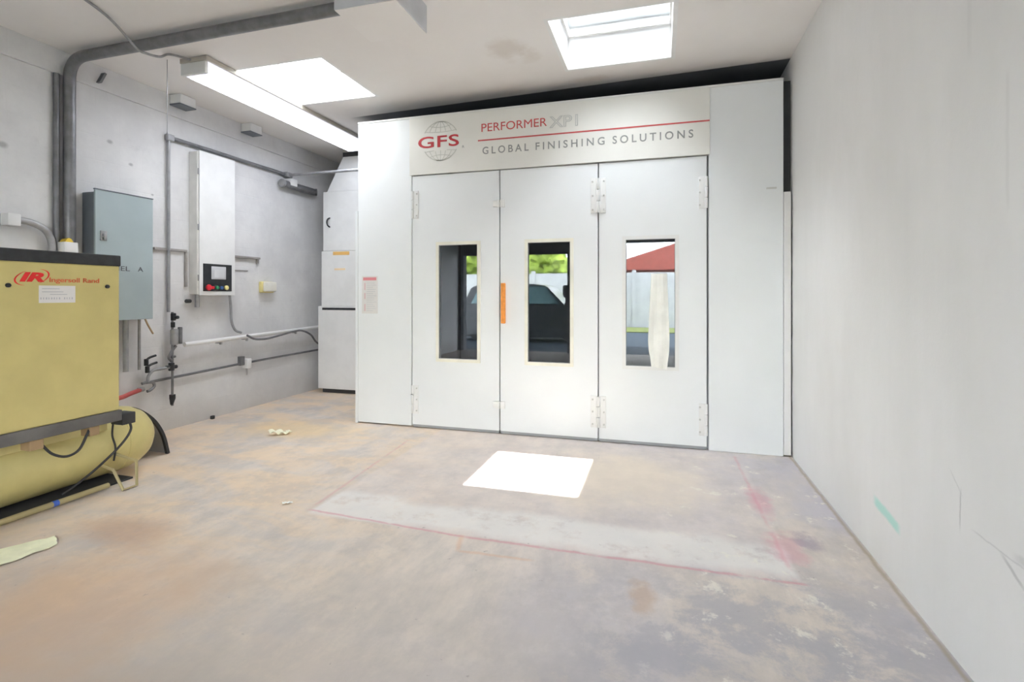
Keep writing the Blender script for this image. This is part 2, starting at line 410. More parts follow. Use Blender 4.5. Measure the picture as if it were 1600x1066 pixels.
# concrete tie beam at the top of the left wall and ledges of a bricked-up window, coloured dark for their shadows
struct('trim_1', bx(XL, XL + .018, YF, YB, 2.988, ZC, bev=.003), M['wl'])
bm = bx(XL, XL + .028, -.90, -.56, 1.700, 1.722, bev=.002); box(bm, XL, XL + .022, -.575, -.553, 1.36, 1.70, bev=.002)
struct('trim_2', bm, M['ledge'])  # upright strip stands for the shadow gap beside the control cabinet
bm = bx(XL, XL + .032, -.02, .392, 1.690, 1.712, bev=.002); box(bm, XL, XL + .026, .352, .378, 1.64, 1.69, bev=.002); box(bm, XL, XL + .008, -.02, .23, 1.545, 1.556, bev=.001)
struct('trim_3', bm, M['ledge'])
# roof windows: white shafts, pane on top
for i, (S, gm) in enumerate(((S1, M['frost']), (S2, M['clear']))):
    bm = B(); w = .03
    box(bm, S[0] - w, S[0], S[2] - w, S[3] + w, ZC, ZT); box(bm, S[1], S[1] + w, S[2] - w, S[3] + w, ZC, ZT)
    box(bm, S[0], S[1], S[2] - w, S[2], ZC, ZT); box(bm, S[0], S[1], S[3], S[3] + w, ZC, ZT)
    win = struct('window_%d' % (i + 1), bm, M['shaft'])
    fr = B(); e = .014
    box(fr, S[0] - w, S[0] + e, S[2] - w, S[3] + w, ZT, ZT + .03); box(fr, S[1] - e, S[1] + w, S[2] - w, S[3] + w, ZT, ZT + .03)
    box(fr, S[0] + e, S[1] - e, S[2] - w, S[2] + e, ZT, ZT + .03); box(fr, S[0] + e, S[1] - e, S[3] - e, S[3] + w, ZT, ZT + .03)
    obj('window_frame', fr, M['shaft'], win)
    p = B(); vs = [p.verts.new(q) for q in ((S[0], S[2], ZT + .032), (S[1], S[2], ZT + .032), (S[1], S[3], ZT + .032), (S[0], S[3], ZT + .032))]; p.faces.new(vs)
    obj('pane', p, gm, win)

# ================================================================== the spray booth
bt = thing('spray_booth', 'large white paint spray booth with three folding doors, filling the far end', 'spray booth', (-2.0, 0, 0))
BX0, BX1, HT = -3.912, -.066, 3.0
T = .05                                   # skin thickness
def skin(name, x0, x1, z0, z1, y0=0.0, mm=None, bev=.004): return obj(name, bx(x0, x1, y0, y0 + T, z0, z1, bev=bev), mm or M['booth'], bt)
skin('front_panel', BX0, -3.322, .012, HT - .012)
skin('front_panel', -.622, BX1, .0, HT - .012)
obj('corner_trim', bx(-3.940, BX0 - .001, -.006, T, 0, 2.12, bev=.003), M['booth'], bt)
rt = obj('corner_trim', bx(BX1 + .002, -.012, -.004, T, .012, 2.10, bev=.003), M['booth2'], bt)
# pinkish top flange running over the panels and the sign
obj('gap_shade', bx(BX1 + .002, -.004, .06, .08, 2.10, HT, bev=.002), M['void'], bt, label='dark strip added as the shade beside the wall')  # black strip added where the gap to the wall is in shade
obj('top_flange', bx(BX0, BX1, -.006, .12, HT - .012, HT + .006, bev=.002), M['booth2'], bt)
# rear body: side walls, roof, back, inner floor
obj('side_wall', bx(BX0, BX0 + .05, T, 4.9, 0, 2.86), M['void'], bt)  # side walls and roof blackened to put the gaps' shade in their colour
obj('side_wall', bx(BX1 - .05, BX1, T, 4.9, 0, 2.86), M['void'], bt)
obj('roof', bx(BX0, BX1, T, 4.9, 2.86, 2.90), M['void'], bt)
obj('back_wall', bx(BX0 + .05, BX1 - .05, 4.85, 4.9, 0, 2.86), M['inner'], bt)
obj('inner_lining', bx(BX0 + .06, BX1 - .06, 2.6, 2.65, .01, 2.84), M['inner'], bt)
# dark backing that shows in the gaps round the doors
bm = B(); panel_hole(bm, -3.33, -.61, .0, 2.46, -3.29, -.655, .06, 2.40, T + .002, T + .03)
for xj in (-2.424, -1.523): box(bm, xj - .03, xj + .03, T + .002, T + .03, .06, 2.40)
obj('door_frame', bm, M['seam'], bt)
# header with the maker's sign
hd = obj('header_sign', bx(-3.338, -.613, -.014, .03, 2.437, HT - .014, bev=.004), M['sign'], bt)
YS = -.0145
lz = lambda x, a, b: a + (b - a) * (x + 3.3) / 2.7
gc = (-3.010, 2.742); gr = .185
def arc_strip(bm, pts, w, y):
    for (a, c) in zip(pts, pts[1:]):
        a = Vector(a); c = Vector(c); d = (c - a).normalized(); n = Vector((-d.y, d.x)) * w
        q = [a + n, a - n, c - n, c + n]
        vs = [bm.verts.new((p.x, y, p.y)) for p in q]; bm.faces.new(vs)
gl = None
GS = 1
def gkeep(p): return GS * (p[1] - gc[1] + .004) > .082
def gadd(fn, w=.0035, n=40, a=0, b=2 * PI):
    pts = [fn(a + (b - a) * i / n) for i in range(n + 1)]
    for p, q in zip(pts, pts[1:]):
        if gkeep(p) and gkeep(q): arc_strip(gl, [p, q], w, YS - .001)
for GS in (1, -1):
    gl = B()
    gadd(lambda t: (gc[0] + gr * math.cos(t), gc[1] + gr * math.sin(t)), .0045, 64)
    for k in (.33, .70): gadd(lambda t: (gc[0] + gr * k * math.cos(t), gc[1] + gr * math.sin(t)), .003, 48)
    gadd(lambda t: (gc[0], gc[1] + gr * (t / PI - 1)), .003, 30)
    for lat in (.52, .80):
        for sg in (1, -1):
            hw = gr * math.sqrt(1 - lat * lat)
            gadd(lambda t: (gc[0] + hw * (t / PI - 1), gc[1] + sg * gr * lat * (1 - .12 * (1 - (t / PI - 1) ** 2))), .003, 24)
    obj('globe_emblem', gl, M['palegrey'], hd, label='pale grey globe of thin lines')
text('logo_lettering', 'GFS', M['red'], hd, 'y', YS, -3.243, -2.822, 2.685, 2.795, weight=.012, spacing=1.05)
text('registered_mark', 'R', M['grey'], hd, 'y', YS, -2.788, -2.768, 2.660, 2.682)
text('sign_lettering', 'PERFORMER', M['red2'], hd, 'y', YS, -2.598, -1.978, 2.792, 2.868, weight=.0)
text('outline_lettering', 'XP1', M['lightgrey'], hd, 'y', YS, -1.958, -1.700, 2.770, 2.872, outline=.022, depth=.003)
for wd, a, c in (('GLOBAL', -2.588, -2.147), ('FINISHING', -2.082, -1.468), ('SOLUTIONS', -1.400, -.742)):
    text('company_lettering', wd, M['grey'], hd, 'y', YS, a, c, 2.584, 2.652, weight=.012, spacing=1.5)
obj('red_rule', bx(-2.632, -.616, YS - .0015, YS, 2.708, 2.720), M['red2'], hd)

# --- three door leaves
ZW0, ZW1 = .675, 1.755
def hinge(parent, x, z0, z1, side):
    """leaf with screws and a knuckle barrel"""
    bm = bx(min(x, x + side * .058), max(x, x + side * .058), -.010, .001, z0, z1, bev=.0025)
    n = 3; h = (z1 - z0) / n
    for k in range(n): cyl(bm, (x, -.012, z0 + h * (k + .5)), (0, 0, 1), .011, h - .006, 14, .002)
    hg = obj('hinge', bm, M['booth2'], parent, True)
def screws(parent, x, zs):
    for z in zs: obj('hinge_screw', cyl(B(), (x, -.012, z), (0, 1, 0), .008, .008, 12, .002), M['sign_screw'], parent, True)
leaves = ((-3.310, -2.430, -3.032, -2.643), (-2.418, -1.529, -2.157, -1.771), (-1.517, -.638, -1.289, -.885))
for i, (x0, x1, wx0, wx1) in enumerate(leaves):
    bm = B(); panel_hole(bm, x0, x1, .030, 2.428, wx0, wx1, ZW0, ZW1, .0, .045)
    d = obj('door', bm, M['booth'], bt)
    d['label'] = ('left door leaf with dark window', 'middle door leaf with orange handle', 'right door leaf with white strip over its window')[i]
    fr = B(); ring_frame(fr, wx0, wx1, ZW0, ZW1, .030, -.008, .002)
    obj('window_frame', fr, M['cream'] if i < 2 else M['booth2'], d)
    gk = B(); ring_frame(gk, wx0 + .004, wx1 - .004, ZW0 + .004, ZW1 - .004, .004, -.004, .012)
    obj('window_gasket', gk, M['seam'], d)
    g = B(); vs = [g.verts.new(q) for q in ((wx0, .012, ZW0), (wx1, .012, ZW0), (wx1, .012, ZW1), (wx0, .012, ZW1))]; g.faces.new(vs)
    obj('window_pane', g, M['glass'], d)
    if i == 0:
        for z0, z1 in ((2.015, 2.285), (.135, .410)): hinge(d, -3.303, z0, z1, 1); screws(d, -3.262, (z0 + .03, (z0 + z1) / 2, z1 - .03))
        for z in (2.12, .27):
            bm = bx(-2.486, -2.428, -.022, .0, z - .028, z + .028, bev=.004); cyl(bm, (-2.43, -.02, z), (0, 0, 1), .012, .07, 14, .003)
            obj('latch', bm, M['booth2'], d, True)
    if i == 1:
        hb = bx(-2.404, -2.360, -.042, -.022, 1.02, 1.39, bev=.008, seg=3)
        for z in (1.06, 1.35): box(hb, -2.392, -2.372, -.024, .0, z - .015, z + .015, bev=.003)
        obj('handle', hb, M['orange'], d, True, 'orange bar handle')
        for z in (2.12, .27):
            bm = bx(-2.418, -2.372, -.018, .0, z - .034, z + .034, bev=.004); obj('keeper', bm, M['booth2'], d, True)
        for z0, z1 in ((1.995, 2.30), (.125, .40)): hinge(d, -1.531, z0, z1, -1); screws(d, -1.572, (z0 + .03, (z0 + z1) / 2, z1 - .03))
    if i == 2:
        for z0, z1 in ((1.995, 2.26), (.120, .385)): hinge(d, -.640, z0, z1, -1); screws(d, -.690, (z0 + .03, (z0 + z1) / 2, z1 - .03))
        for z0, z1 in ((1.995, 2.30), (.125, .40)): hinge(d, -1.515, z0, z1, 1); screws(d, -1.475, (z0 + .03, (z0 + z1) / 2, z1 - .03))
    obj('door_sweep', bx(x0 + .004, x1 - .004, .004, .04, .006, .030), M['seam'], d)
obj('data_plate', bx(-.19, -.115, -.003, .0, 2.128, 2.142), M['lightgrey'], bt, label='small thin grey metal plate')

# white strip added over the right window for the pale shape in its glass
bm = B(); rows = []
ctl = ((1.462, -1.080, -.950), (1.36, -1.082, -.946), (1.22, -1.090, -.940), (1.05, -1.098, -.934), (.90, -1.104, -.930), (.80, -1.098, -.934), (.765, -1.088, -.938), (.677, -1.078, -.950))
N = 28
for i in range(N + 1):
    z = ctl[0][0] + (ctl[-1][0] - ctl[0][0]) * i / N
    for a, c in zip(ctl, ctl[1:]):
        if a[0] >= z >= c[0] - 1e-6: t = (a[0] - z) / (a[0] - c[0]); l = a[1] + (c[1] - a[1]) * t; r = a[2] + (c[2] - a[2]) * t
    rows.append([bm.verts.new((l + (r - l) * k / 8, -.019 - .004 * math.sin(k * 1.3 + i * .1) - .003 * math.sin(i * .35), z - (.02 * k / 8 if i == N else 0))) for k in range(9)])
for a, c in zip(rows, rows[1:]):
    for k in range(8): bm.faces.new((a[k], a[k + 1], c[k + 1], c[k]))
one('pale_strip', bm, M['whitep'], 'long white strip standing for a pale shape in the right-hand booth window', 'paper strip')

# notice stuck on the left front panel
nt = thing('notice', 'white paper notice with red heading on left booth panel', 'notice', (-3.779, 0, 1.09))
obj('sheet', bx(-3.866, -3.690, -.003, -.0005, 1.095, 1.468), M['label'], nt)
obj('heading_bar', bx(-3.852, -3.704, -.0042, -.003, 1.425, 1.455), mat('pale_red_print', (.70, .25, .28), .6), nt, label='red heading bar')
bm = B()
for k in range(14):
    z = 1.395 - k * .021; box(bm, -3.812, -3.812 + (.09 + .02 * math.sin(k * 2.3)), -.0042, -.003, z, z + .006)
obj('text_lines', bm, mat('faint_print', (.62, .62, .63), .6), nt)
for z0, z1 in ((1.33, 1.40), (1.24, 1.30), (1.12, 1.19)): obj('margin_mark', bx(-3.838, -3.826, -.0042, -.003, z0, z1), mat('faint_red_print', (.72, .50, .52), .6), nt)

# ================================================================== air unit in the gap left of the booth
au = thing('air_supply_unit', 'tall white sheet-metal air unit standing left of the booth', 'air unit', (-4.7, 1.25, 0))
AY = 1.25; AX1 = -4.02
obj('plinth', bx(-5.27, AX1, AY + .035, 2.6, 0, .06), M['void'], au)
lc = obj('lower_cabinet', bx(-5.315, AX1, AY, 2.6, .055, 1.132, bev=.005), M['wpaint'], au)
obj('slot', bx(-5.25, AX1 - .05, AY - .004, AY + .01, 1.082, 1.112), M['black'], lc, label='dark slot under the rim')
mc = obj('middle_cabinet', bx(-5.268, AX1, AY + .005, 2.6, 1.134, 1.848, bev=.005), M['wpaint'], au)
obj('warning_label', bx(-5.09, -4.85, AY + .001, AY + .005, 1.795, 1.838), mat('orange_label', (.85, .52, .16), .5), mc, label='orange strip label')
obj('caution_label', bx(-5.07, -4.91, AY + .001, AY + .005, 1.60, 1.622), mat('pale_orange_label', (.86, .66, .40), .5), mc, label='small pale orange label')
uc = obj('upper_cabinet', bx(-5.242, AX1, AY + .005, 2.6, 1.850, 2.622, bev=.005), M['wpaint'], au)
hz0, hz1 = 2.16, 2.28
obj('handle', tb(smoothpath([(-5.140, AY + .005, hz1), (-5.152, AY - .025, hz1 - .02), (-5.160, AY - .032, (hz0 + hz1) / 2), (-5.152, AY - .025, hz0 + .02), (-5.140, AY + .005, hz0)], 4), .009, 10), M['black'], uc, True, 'black bow handle')
bm = prism(B(), [(-5.185, 2.624), (AX1, 2.624), (AX1, 3.06), (-4.945, 3.06)], 'y', AY + .01, 2.5)
obj('hood', bm, M['wpaint'], au)
obj('duct_collar', bx(-4.955, AX1, AY + .02, 2.45, 3.06, 3.12), M['void'], au)

# ================================================================== compressor on the left
cp = thing('air_compressor', 'tan and black tank-mounted air compressor by the left wall', 'air compressor', (-4.75, -2.35, 0))
FX, CY0, CY1 = -4.40, -2.68, -2.0
cab = obj('cabinet', bx(-5.18, FX, CY0, CY1, .532, 1.472, bev=.008), M['tan'], cp)
obj('top_cover', bx(-5.19, FX + .006, CY0 - .006, CY1 + .006, 1.470, 1.540, bev=.006), M['black'], cp, label='black top cover')
for y in (-2.600, -2.080):
    obj('latch_knob', cyl(B(), (FX + .004, y, 1.337), (1, 0, 0), .012, .016, 16, .003), M['black'], cab, True, 'black round panel latch')
# logo: italic letters in a swoosh ring
IX = FX + .0005
text('logo_lettering', 'IR', M['ired'], cab, 'x', IX, -2.548, -2.428, 1.358, 1.412, weight=.05, shear=.28)
bm = B()
def ir(t): 
    c, s = math.cos(t), math.sin(t); return (-2.487 + .085 * c + .012 * s, 1.384 + .046 * s + .012 * c)
for a0, a1 in ((-1.05, 1.25), (2.1, 4.4)):
    n = 22; bm = B()
    for i in range(n):
        t0 = a0 + (a1 - a0) * i / n; t1 = a0 + (a1 - a0) * (i + 1) / n
        w0 = .0075 * math.sin(PI * i / n) + .001; w1 = .0075 * math.sin(PI * (i + 1) / n) + .001
        p, q = Vector(ir(t0)), Vector(ir(t1)); c = Vector((-2.487, 1.384))
        vs = [bm.verts.new((IX + .001, v.x, v.y)) for v in (p, p + (c - p).normalized() * w0, q + (c - q).normalized() * w1, q)]
        bm.faces.new(vs)
    obj('logo_swoosh', bm, M['ired'], cab)
text('brand_lettering', 'Ingersoll Rand', M['iorange'], cab, 'x', IX, -2.402, -2.128, 1.350, 1.386, weight=.012)
lb = obj('label_plate', bx(FX - .001, FX + .0015, -2.455, -2.265, 1.238, 1.338), M['label'], cab, label='white paper label')
bm = B()
for k, (z, y0, y1) in enumerate(((1.318, -2.44, -2.35), (1.300, -2.44, -2.33), (1.285, -2.40, -2.31))): box(bm, FX + .0015, FX + .002, y0, y1, z, z + .004)
yy = -2.448
for k in range(13):
    wdt = random.uniform(.006, .012)
    if k not in (8,): box(bm, FX + .0015, FX + .002, yy, yy + wdt * .7, 1.258, 1.270)
    yy += .0135
obj('print_lines', bm, M['paleink'], lb)
bs = obj('base_rail', bx(-4.47, FX + .008, CY0 - .25, CY1 + .012, .462, .532, bev=.004), M['base'], cp)
obj('base_rail', bx(-5.18, -5.11, CY0 - .25, CY1 + .012, .462, .532, bev=.004), M['base'], cp)
for y in (CY0 - .2, -2.35, CY1 - .05): obj('cross_member', bx(-5.11, -4.47, y, y + .06, .468, .520), M['base'], cp)
# tank
TC = (-4.78, 0, .252); TR = .226
prof = [(-3.36, .0), (-3.355, .06), (-3.33, .12), (-3.29, .17), (-3.235, .208), (-3.17, TR), (-1.74, TR), (-1.66, .210), (-1.60, .178), (-1.555, .13), (-1.53, .065), (-1.525, .0)]
tk = obj('tank', revolve(B(), prof, TC, 'y', 48), M['tanlt'], cp, True)
obj('weld_band', revolve(B(), [(-1.812, TR - .002), (-1.808, TR + .0035), (-1.788, TR + .0035), (-1.784, TR - .002)], TC, 'y', 48), M['tanlt'], tk, True)
# folded plate added along the shoulder to stand for the tank's highlight
obj('highlight_rib', bx(-4.60, -4.575, -2.9, -1.95, .375, .462, bev=.004), M['tanlt'], tk)
# feet
for y in (-1.950, -3.05):
    for sx, xo in ((1, -4.375), (-1, -5.185)):
        bm = B(); w_ = .014
        def bar(p, q, bm=bm):
            tube(bm, [p, q], .010, 4)
        e = xo - sx * .015
        pa = [(xo - sx * .225, y - .046, .155), (xo - sx * .085, y - .046, .130), (xo, y - .046, .009)]
        pb = [(xo, y + .046, .009), (xo - sx * .004, y + .046, .172), (xo - sx * .20, y + .046, .20)]
        tube(bm, pa + pb, .010, 6)
        obj('foot', bm, M['footm'], cp)
sk = obj('skid_bar', tb([(-4.50, -3.3, .028), (-4.50, -2.0, .028)], .017, 14), M['footm'], cp, True)
obj('tank_shade', bx(-5.06, -4.545, -3.3, -1.80, .001, .012), M['void'], cp, label='dark plate added as the shade under the tank')  # added plate; its black stands for the shade under the tank
obj('tape_band', tb([(-4.50, -2.325, .028), (-4.50, -2.295, .028)], .0185, 14), M['bluetape'], sk, True, 'blue tape wrap')
# mounts under the rail and the cables looping between them
for y0, y1, z0 in ((-2.500, -2.430, .405), (-2.185, -2.125, .405)):
    obj('isolator_mount', bx(-4.475, FX + .002, y0, y1, z0, .462, bev=.004), M['brass'], cp)
obj('drain_tube', tb(smoothpath([(FX - .01, -2.435, .425), (FX + .005, -2.39, .36), (FX + .012, -2.32, .325), (FX + .01, -2.25, .345), (FX, -2.20, .42), (FX - .01, -2.18, .445)], 6), .0075, 10), M['rubber'], cp, True)
obj('valve_block', bx(-4.50, -4.395, -1.985, -1.895, .425, .500, bev=.006), M['black'], cp, True)
obj('drain_tube', tb(smoothpath([(-4.43, -1.91, .43), (-4.43, -1.905, .37), (-4.46, -1.95, .28), (-4.50, -2.06, .17), (-4.53, -2.17, .09), (-4.55, -2.24, .05)], 6), .0075, 10), M['rubber'], cp, True)
obj('drain_tube', tb(smoothpath([(-4.49, -1.975, .44), (-4.54, -1.945, .34), (-4.545, -1.92, .25), (-4.56, -1.92, .16)], 6), .006, 10), M['rubber'], cp, True)
# rubber flap curving over the far end of the tank
bm = B(); arc = smoothpath([(-1.86, .475), (-1.72, .468), (-1.56, .425), (-1.42, .315), (-1.33, .17), (-1.285, .004)], 6)
def flap(x0, x1, th, bm):
    ins = []
    for i, p in enumerate(arc):
        d = (arc[min(i + 1, len(arc) - 1)] - arc[max(i - 1, 0)]).normalized(); n = Vector((-d.y, d.x))
        ins.append((p, p - n * th if n.y > 0 else p + n * th))
    for (a, a2), (c, c2) in zip(ins, ins[1:]):
        P = [(x0, a.x, a.y), (x0, c.x, c.y), (x0, c2.x, c2.y), (x0, a2.x, a2.y)]; Q = [(x1, q[1], q[2]) for q in P]
        A = [bm.verts.new(q) for q in P]; C = [bm.verts.new(q) for q in Q]
        for i in range(4): bm.faces.new((A[i], A[(i + 1) % 4], C[(i + 1) % 4], C[i]))
        bm.faces.new(A); bm.faces.new(C[::-1])
    return bm
arc = [Vector((p[0], p[1])) for p in [(v.x, v.y) for v in [Vector((q[0], q[1], 0)) for q in arc]]]
fl = obj('end_flap', flap(-5.16, -4.84, .010, bm), M['greyrub'], cp, True, 'grey rubber flap over the tank end')
obj('flap_rim', flap(-4.845, -4.82, .022, B()), M['rubber'], fl, True, 'black rim')

# ================================================================== electrics on the left wall
# big conduit up the wall and across the ceiling
pc = thing('ceiling_conduit', 'thick grey conduit rising up left wall and bending across ceiling', 'conduit', (XL + .05, -1.60, 1.66))
r0 = .040
obj('pipe_run', tb(bendpath([(XL + .055, -1.625, 1.60), (XL + .055, -1.625, 3.125), (-2.90, -1.65, 3.125)], .17, 8), r0, 18), M['dsteel'], pc, True)
tc = one('wall_conduit', tb([(XL + .022, -1.695, 1.62), (XL + .022, -1.695, 2.985)], .020, 14), M['dsteel'], 'thin dark conduit beside the thick vertical conduit on left wall', 'conduit', smooth=True)
# square box with a bent hose-like conduit
jb = thing('junction_box', 'small pale box with bent grey conduit above the compressor, left edge', 'junction box', (XL + .04, -1.985, 1.775))
obj('body', bx(XL + .002, XL + .085, -2.035, -1.955, 1.775, 1.862, bev=.008), M['wpaint'], jb, True)
obj('bent_conduit', tb(smoothpath([(XL + .045, -1.955, 1.822), (XL + .045, -1.87, 1.812), (XL + .045, -1.79, 1.775), (XL + .045, -1.745, 1.70), (XL + .045, -1.737, 1.58)], 6), .024, 14), M['steel'], jb, True)
wb = thing('white_socket_box', 'small white box with yellow top at foot of thick conduit', 'socket box', (XL + .05, -1.635, 1.60))
obj('body', bx(XL + .02, XL + .115, -1.70, -1.60, 1.58, 1.690, bev=.006), M['wpaint'], wb, True)
obj('cap', prism(B(), [(-1.685, 1.69), (-1.625, 1.69), (-1.64, 1.715), (-1.655, 1.722), (-1.67, 1.715)], 'x', XL + .04, XL + .10), M['yellow'], wb, True, 'yellow cap')
# grey-blue panel
pn = thing('electrical_panel', 'grey-blue electrical panel on left wall behind the compressor', 'electrical panel', (XL + .08, -1.27, 1.07))
obj('shell', bx(XL + .002, -5.335, -1.500, -1.035, 1.085, 2.110, bev=.006), M['gside'], pn)
dr = obj('door', bx(-5.337, -5.318, -1.512, -1.028, 1.070, 2.125, bev=.004), M['gpaint'], pn)
obj('door_rim', bx(-5.34, -5.314, -1.514, -1.026, 2.125, 2.134, bev=.002), M['gside'], dr, label='dark top rim')
lt = bx(-5.318, -5.310, -1.475, -1.425, 1.72, 1.80, bev=.003); cyl(lt, (-5.305, -1.452, 1.765), (1, 0, 0), .013, .02, 16, .003); box(lt, -5.302, -5.292, -1.460, -1.445, 1.725, 1.775, bev=.003)
obj('latch', lt, M['steel'], dr, True)
text('stencil_lettering', 'PANEL', M['ink'], dr, 'x', -5.3178, -1.475, -1.235, 1.483, 1.522)
text('stencil_lettering', 'A', M['ink'], dr, 'x', -5.3178, -1.165, -1.120, 1.483, 1.522)
for y, r in ((-1.19, .022), (-1.00 - .07, .012)): obj('drop_conduit', tb([(XL + .06, y, 1.085), (XL + .06, y, .62)], r, 12), M['steel'], pn, True)
obj('loose_wire', tb(smoothpath([(XL + .08, -1.04, 1.085), (XL + .08, -1.01, 1.02), (XL + .06, -.955, .95), (XL + .03, -.92, .93)], 6), .008, 8), M['copper'], pn, True, 'bare tan wire')
# control cabinet
cc = thing('control_cabinet', 'tall white control cabinet with black button panel on left wall', 'control cabinet', (XL + .06, -.30, 1.27))
KX = -5.37
obj('shell', bx(XL + .002, KX - .012, -.520, -.070, 1.285, 2.70, bev=.005), mat('warm_white_shell', (.74, .73, .70), .5), cc)
kd = obj('door', bx(KX - .010, KX + .004, -.505, -.066, 1.275, 2.71, bev=.004), M['wpaint'], cc)
for z in (1.45, 1.95, 2.5): obj('door_hinge', cyl(B(), (KX - .004, -.512, z), (0, 0, 1), .007, .06, 12, .002), M['steel'], kd, True)
kp = obj('operator_panel', bx(KX + .003, KX + .010, -.466, -.116, 1.318, 1.594, bev=.002), M['black'], cc, label='black operator panel')
obj('display', bx(KX + .009, KX + .016, -.375, -.195, 1.440, 1.570, bev=.004), M['disp'], kp, True, 'grey display sheet')
obj('display', bx(KX + .014, KX + .018, -.345, -.215, 1.455, 1.535, bev=.002), mat('pale_screen', (.68, .69, .71), .3), kp, False)
obj('stop_button', cyl(cyl(B(), (KX + .016, -.425, 1.355), (1, 0, 0), .016, .02, 16), (KX + .034, -.425, 1.355), (1, 0, 0), .030, .022, 20, .006), mat('red_plastic', (.75, .03, .05), .4), kp, True, 'red mushroom button')
obj('rotary_switch', bx(KX + .010, KX + .030, -.392, -.350, 1.340, 1.368, bev=.006), mat('red_plastic', (.75, .03, .05), .4), kp, True, 'red lever switch')
obj('push_button', cyl(B(), (KX + .016, -.305, 1.355), (1, 0, 0), .018, .016, 18, .003), M['green'], kp, True, 'green button')
obj('push_button', cyl(B(), (KX + .016, -.250, 1.353), (1, 0, 0), .018, .016, 18, .003), M['blue'], kp, True, 'blue button')
obj('push_button', cyl(B(), (KX + .016, -.190, 1.355), (1, 0, 0), .024, .016, 18, .003), M['yellow2'], kp, True, 'yellow round button')
obj('cable_gland', tube(B(), [(XL + .06, -.48, 1.285), (XL + .06, -.48, 1.16)], .022, 14), M['steel'], cc, True)
bm = B(); cyl(bm, (XL + .03, -.555, 1.22), (0, 1, 0), .02, .05, 12, .004); obj('side_plug', bm, M['black'], cc, True)
one('control_cable', tb(smoothpath([(XL + .055, -.075, 1.285), (XL + .055, -.06, 1.15), (XL + .055, -.05, 1.0), (XL + .055, .0, .90), (XL + .058, .08, .865)], 6), .013, 10), M['steel'], 'grey cable dropping from white control cabinet to the white pipe', 'cable', smooth=True)
# conduit run above the cabinet
rc = thing('conduit_run', 'slim grey conduit going up, along left wall and over to the booth', 'conduit', (XL + .03, -.76, 1.13))
obj('pipe_run', tb(bendpath([(XL + .026, -.76, 1.12), (XL + .026, -.76, 2.745)], .02), .0145, 14), M['steel'], rc, True)
obj('elbow_fitting', bx(XL + .004, XL + .05, -.785, -.715, 2.735, 2.795, bev=.008), M['steel'], rc, True)
obj('pipe_run', tb([(XL + .026, -.74, 2.767), (XL + .026, .80, 2.767)], .020, 14), M['dsteel'], rc, True)
obj('pipe_run', tb([(XL + .02, .84, 2.765), (-3.95, .84, 2.765)], .017, 14), M['steel'], rc, True)
obj('tee_fitting', bx(XL + .002, XL + .07, .79, .89, 2.735, 2.797, bev=.008), M['steel'], rc, True)
dk = thing('wall_duct', 'dark round tube on left wall running into the air unit', 'duct', (XL + .06, 1.0, 2.60))
obj('tube', tb([(XL + .065, .72, 2.640), (XL + .065, 1.30, 2.640), (XL + .10, 1.32, 2.64)], .045, 18), M['dsteel'], dk, True)
obj('end_box', bx(XL + .002, XL + .115, .80, .92, 2.63, 2.715, bev=.006), M['wpaint'], dk, True, 'white box on the tube')
obj('end_cap', cyl(B(), (XL + .065, .71, 2.640), (0, 1, 0), .050, .03, 20, .004), M['steel'], dk, True)
# thermostat-like box
th = thing('wall_thermostat', 'small ivory box with yellow side on left wall, right of control cabinet', 'thermostat', (XL + .03, .52, 1.29))
obj('back_box', bx(XL + .002, XL + .045, .395, .600, 1.305, 1.435, bev=.012, seg=3), M['yellow2'], th, True, 'yellow back box')
obj('cover', bx(XL + .04, XL + .075, .415, .610, 1.318, 1.432, bev=.014, seg=3), M['ivory'], th, True)

# ================================================================== air lines low on the left wall
wp = thing('white_pipe', 'long white pipe running along left wall at knee height', 'pipe', (XL + .07, .35, .77))
obj('pipe_run', tb([(XL + .075, -.635, .802), (XL + .075, 2.3, .868)], .022, 14), M['wpaint'], wp, True)
for y in (-.2, .15, .95):
    zz = .800 + (y + .73) / 3.03 * .068
    bm = bx(XL + .002, XL + .055, y - .012, y + .012, zz - .04, zz - .02, bev=.003); box(bm, XL + .055, XL + .075, y - .012, y + .012, zz - .05, zz - .015, bev=.003)
    obj('pipe_hook', bm, M['steel'], wp)
one('loose_cable', tb(smoothpath([(XL + .118, .10, .835), (XL + .118, .22, .785), (XL + .118, .40, .775), (XL + .118, .62, .80), (XL + .118, .85, .826), (XL + .118, 1.0, .826), (XL + .11, 1.18, .76), (XL + .09, 1.32, .65), (XL + .08, 1.50, .575)], 8), .012, 10), M['dsteel'], 'dark cable hung along the white pipe and sagging towards the air unit', 'cable', smooth=True)
ap = thing('air_pipe', 'thin dark air pipe low along left wall to the air unit', 'pipe', (XL + .04, .2, .47))
obj('pipe_run', tb([(XL + .028, -.98, .489), (XL + .028, .13, .520), (XL + .028, 2.2, .548)], .0125, 12), M['dsteel'], ap, True)
ob = bx(XL + .002, XL + .075, .150, .215, .462, .566, bev=.006)
obj('outlet_box', ob, M['wpaint'], ap, True, 'white outlet box')
obj('outlet_clip', bx(XL + .002, XL + .05, .085, .14, .50, .60, bev=.004), M['dsteel'], ap)
obj('drop_leg', tb([(XL + .035, .18, .465), (XL + .035, .185, .385)], [.011, .006], 10), M['steel'], ap, True)
rg = thing('air_regulator', 'vertical air regulator and filter with black valves, right of the grey-blue panel', 'air regulator', (XL + .05, -.76, .22))
def rx(y, z): return (XL + .078, y, z)
obj('riser', tb([rx(-.765, 1.12), rx(-.765, .24)], .011, 12), M['dsteel'], rg, True)
bm = cyl(B(), rx(-.755, 1.075), (0, 0, 1), .022, .07, 16, .006); cyl(bm, (XL + .10, -.745, 1.07), (1, 0, 0), .016, .05, 14, .004); cyl(bm, rx(-.76, 1.0), (0, 0, 1), .018, .05, 16, .004)
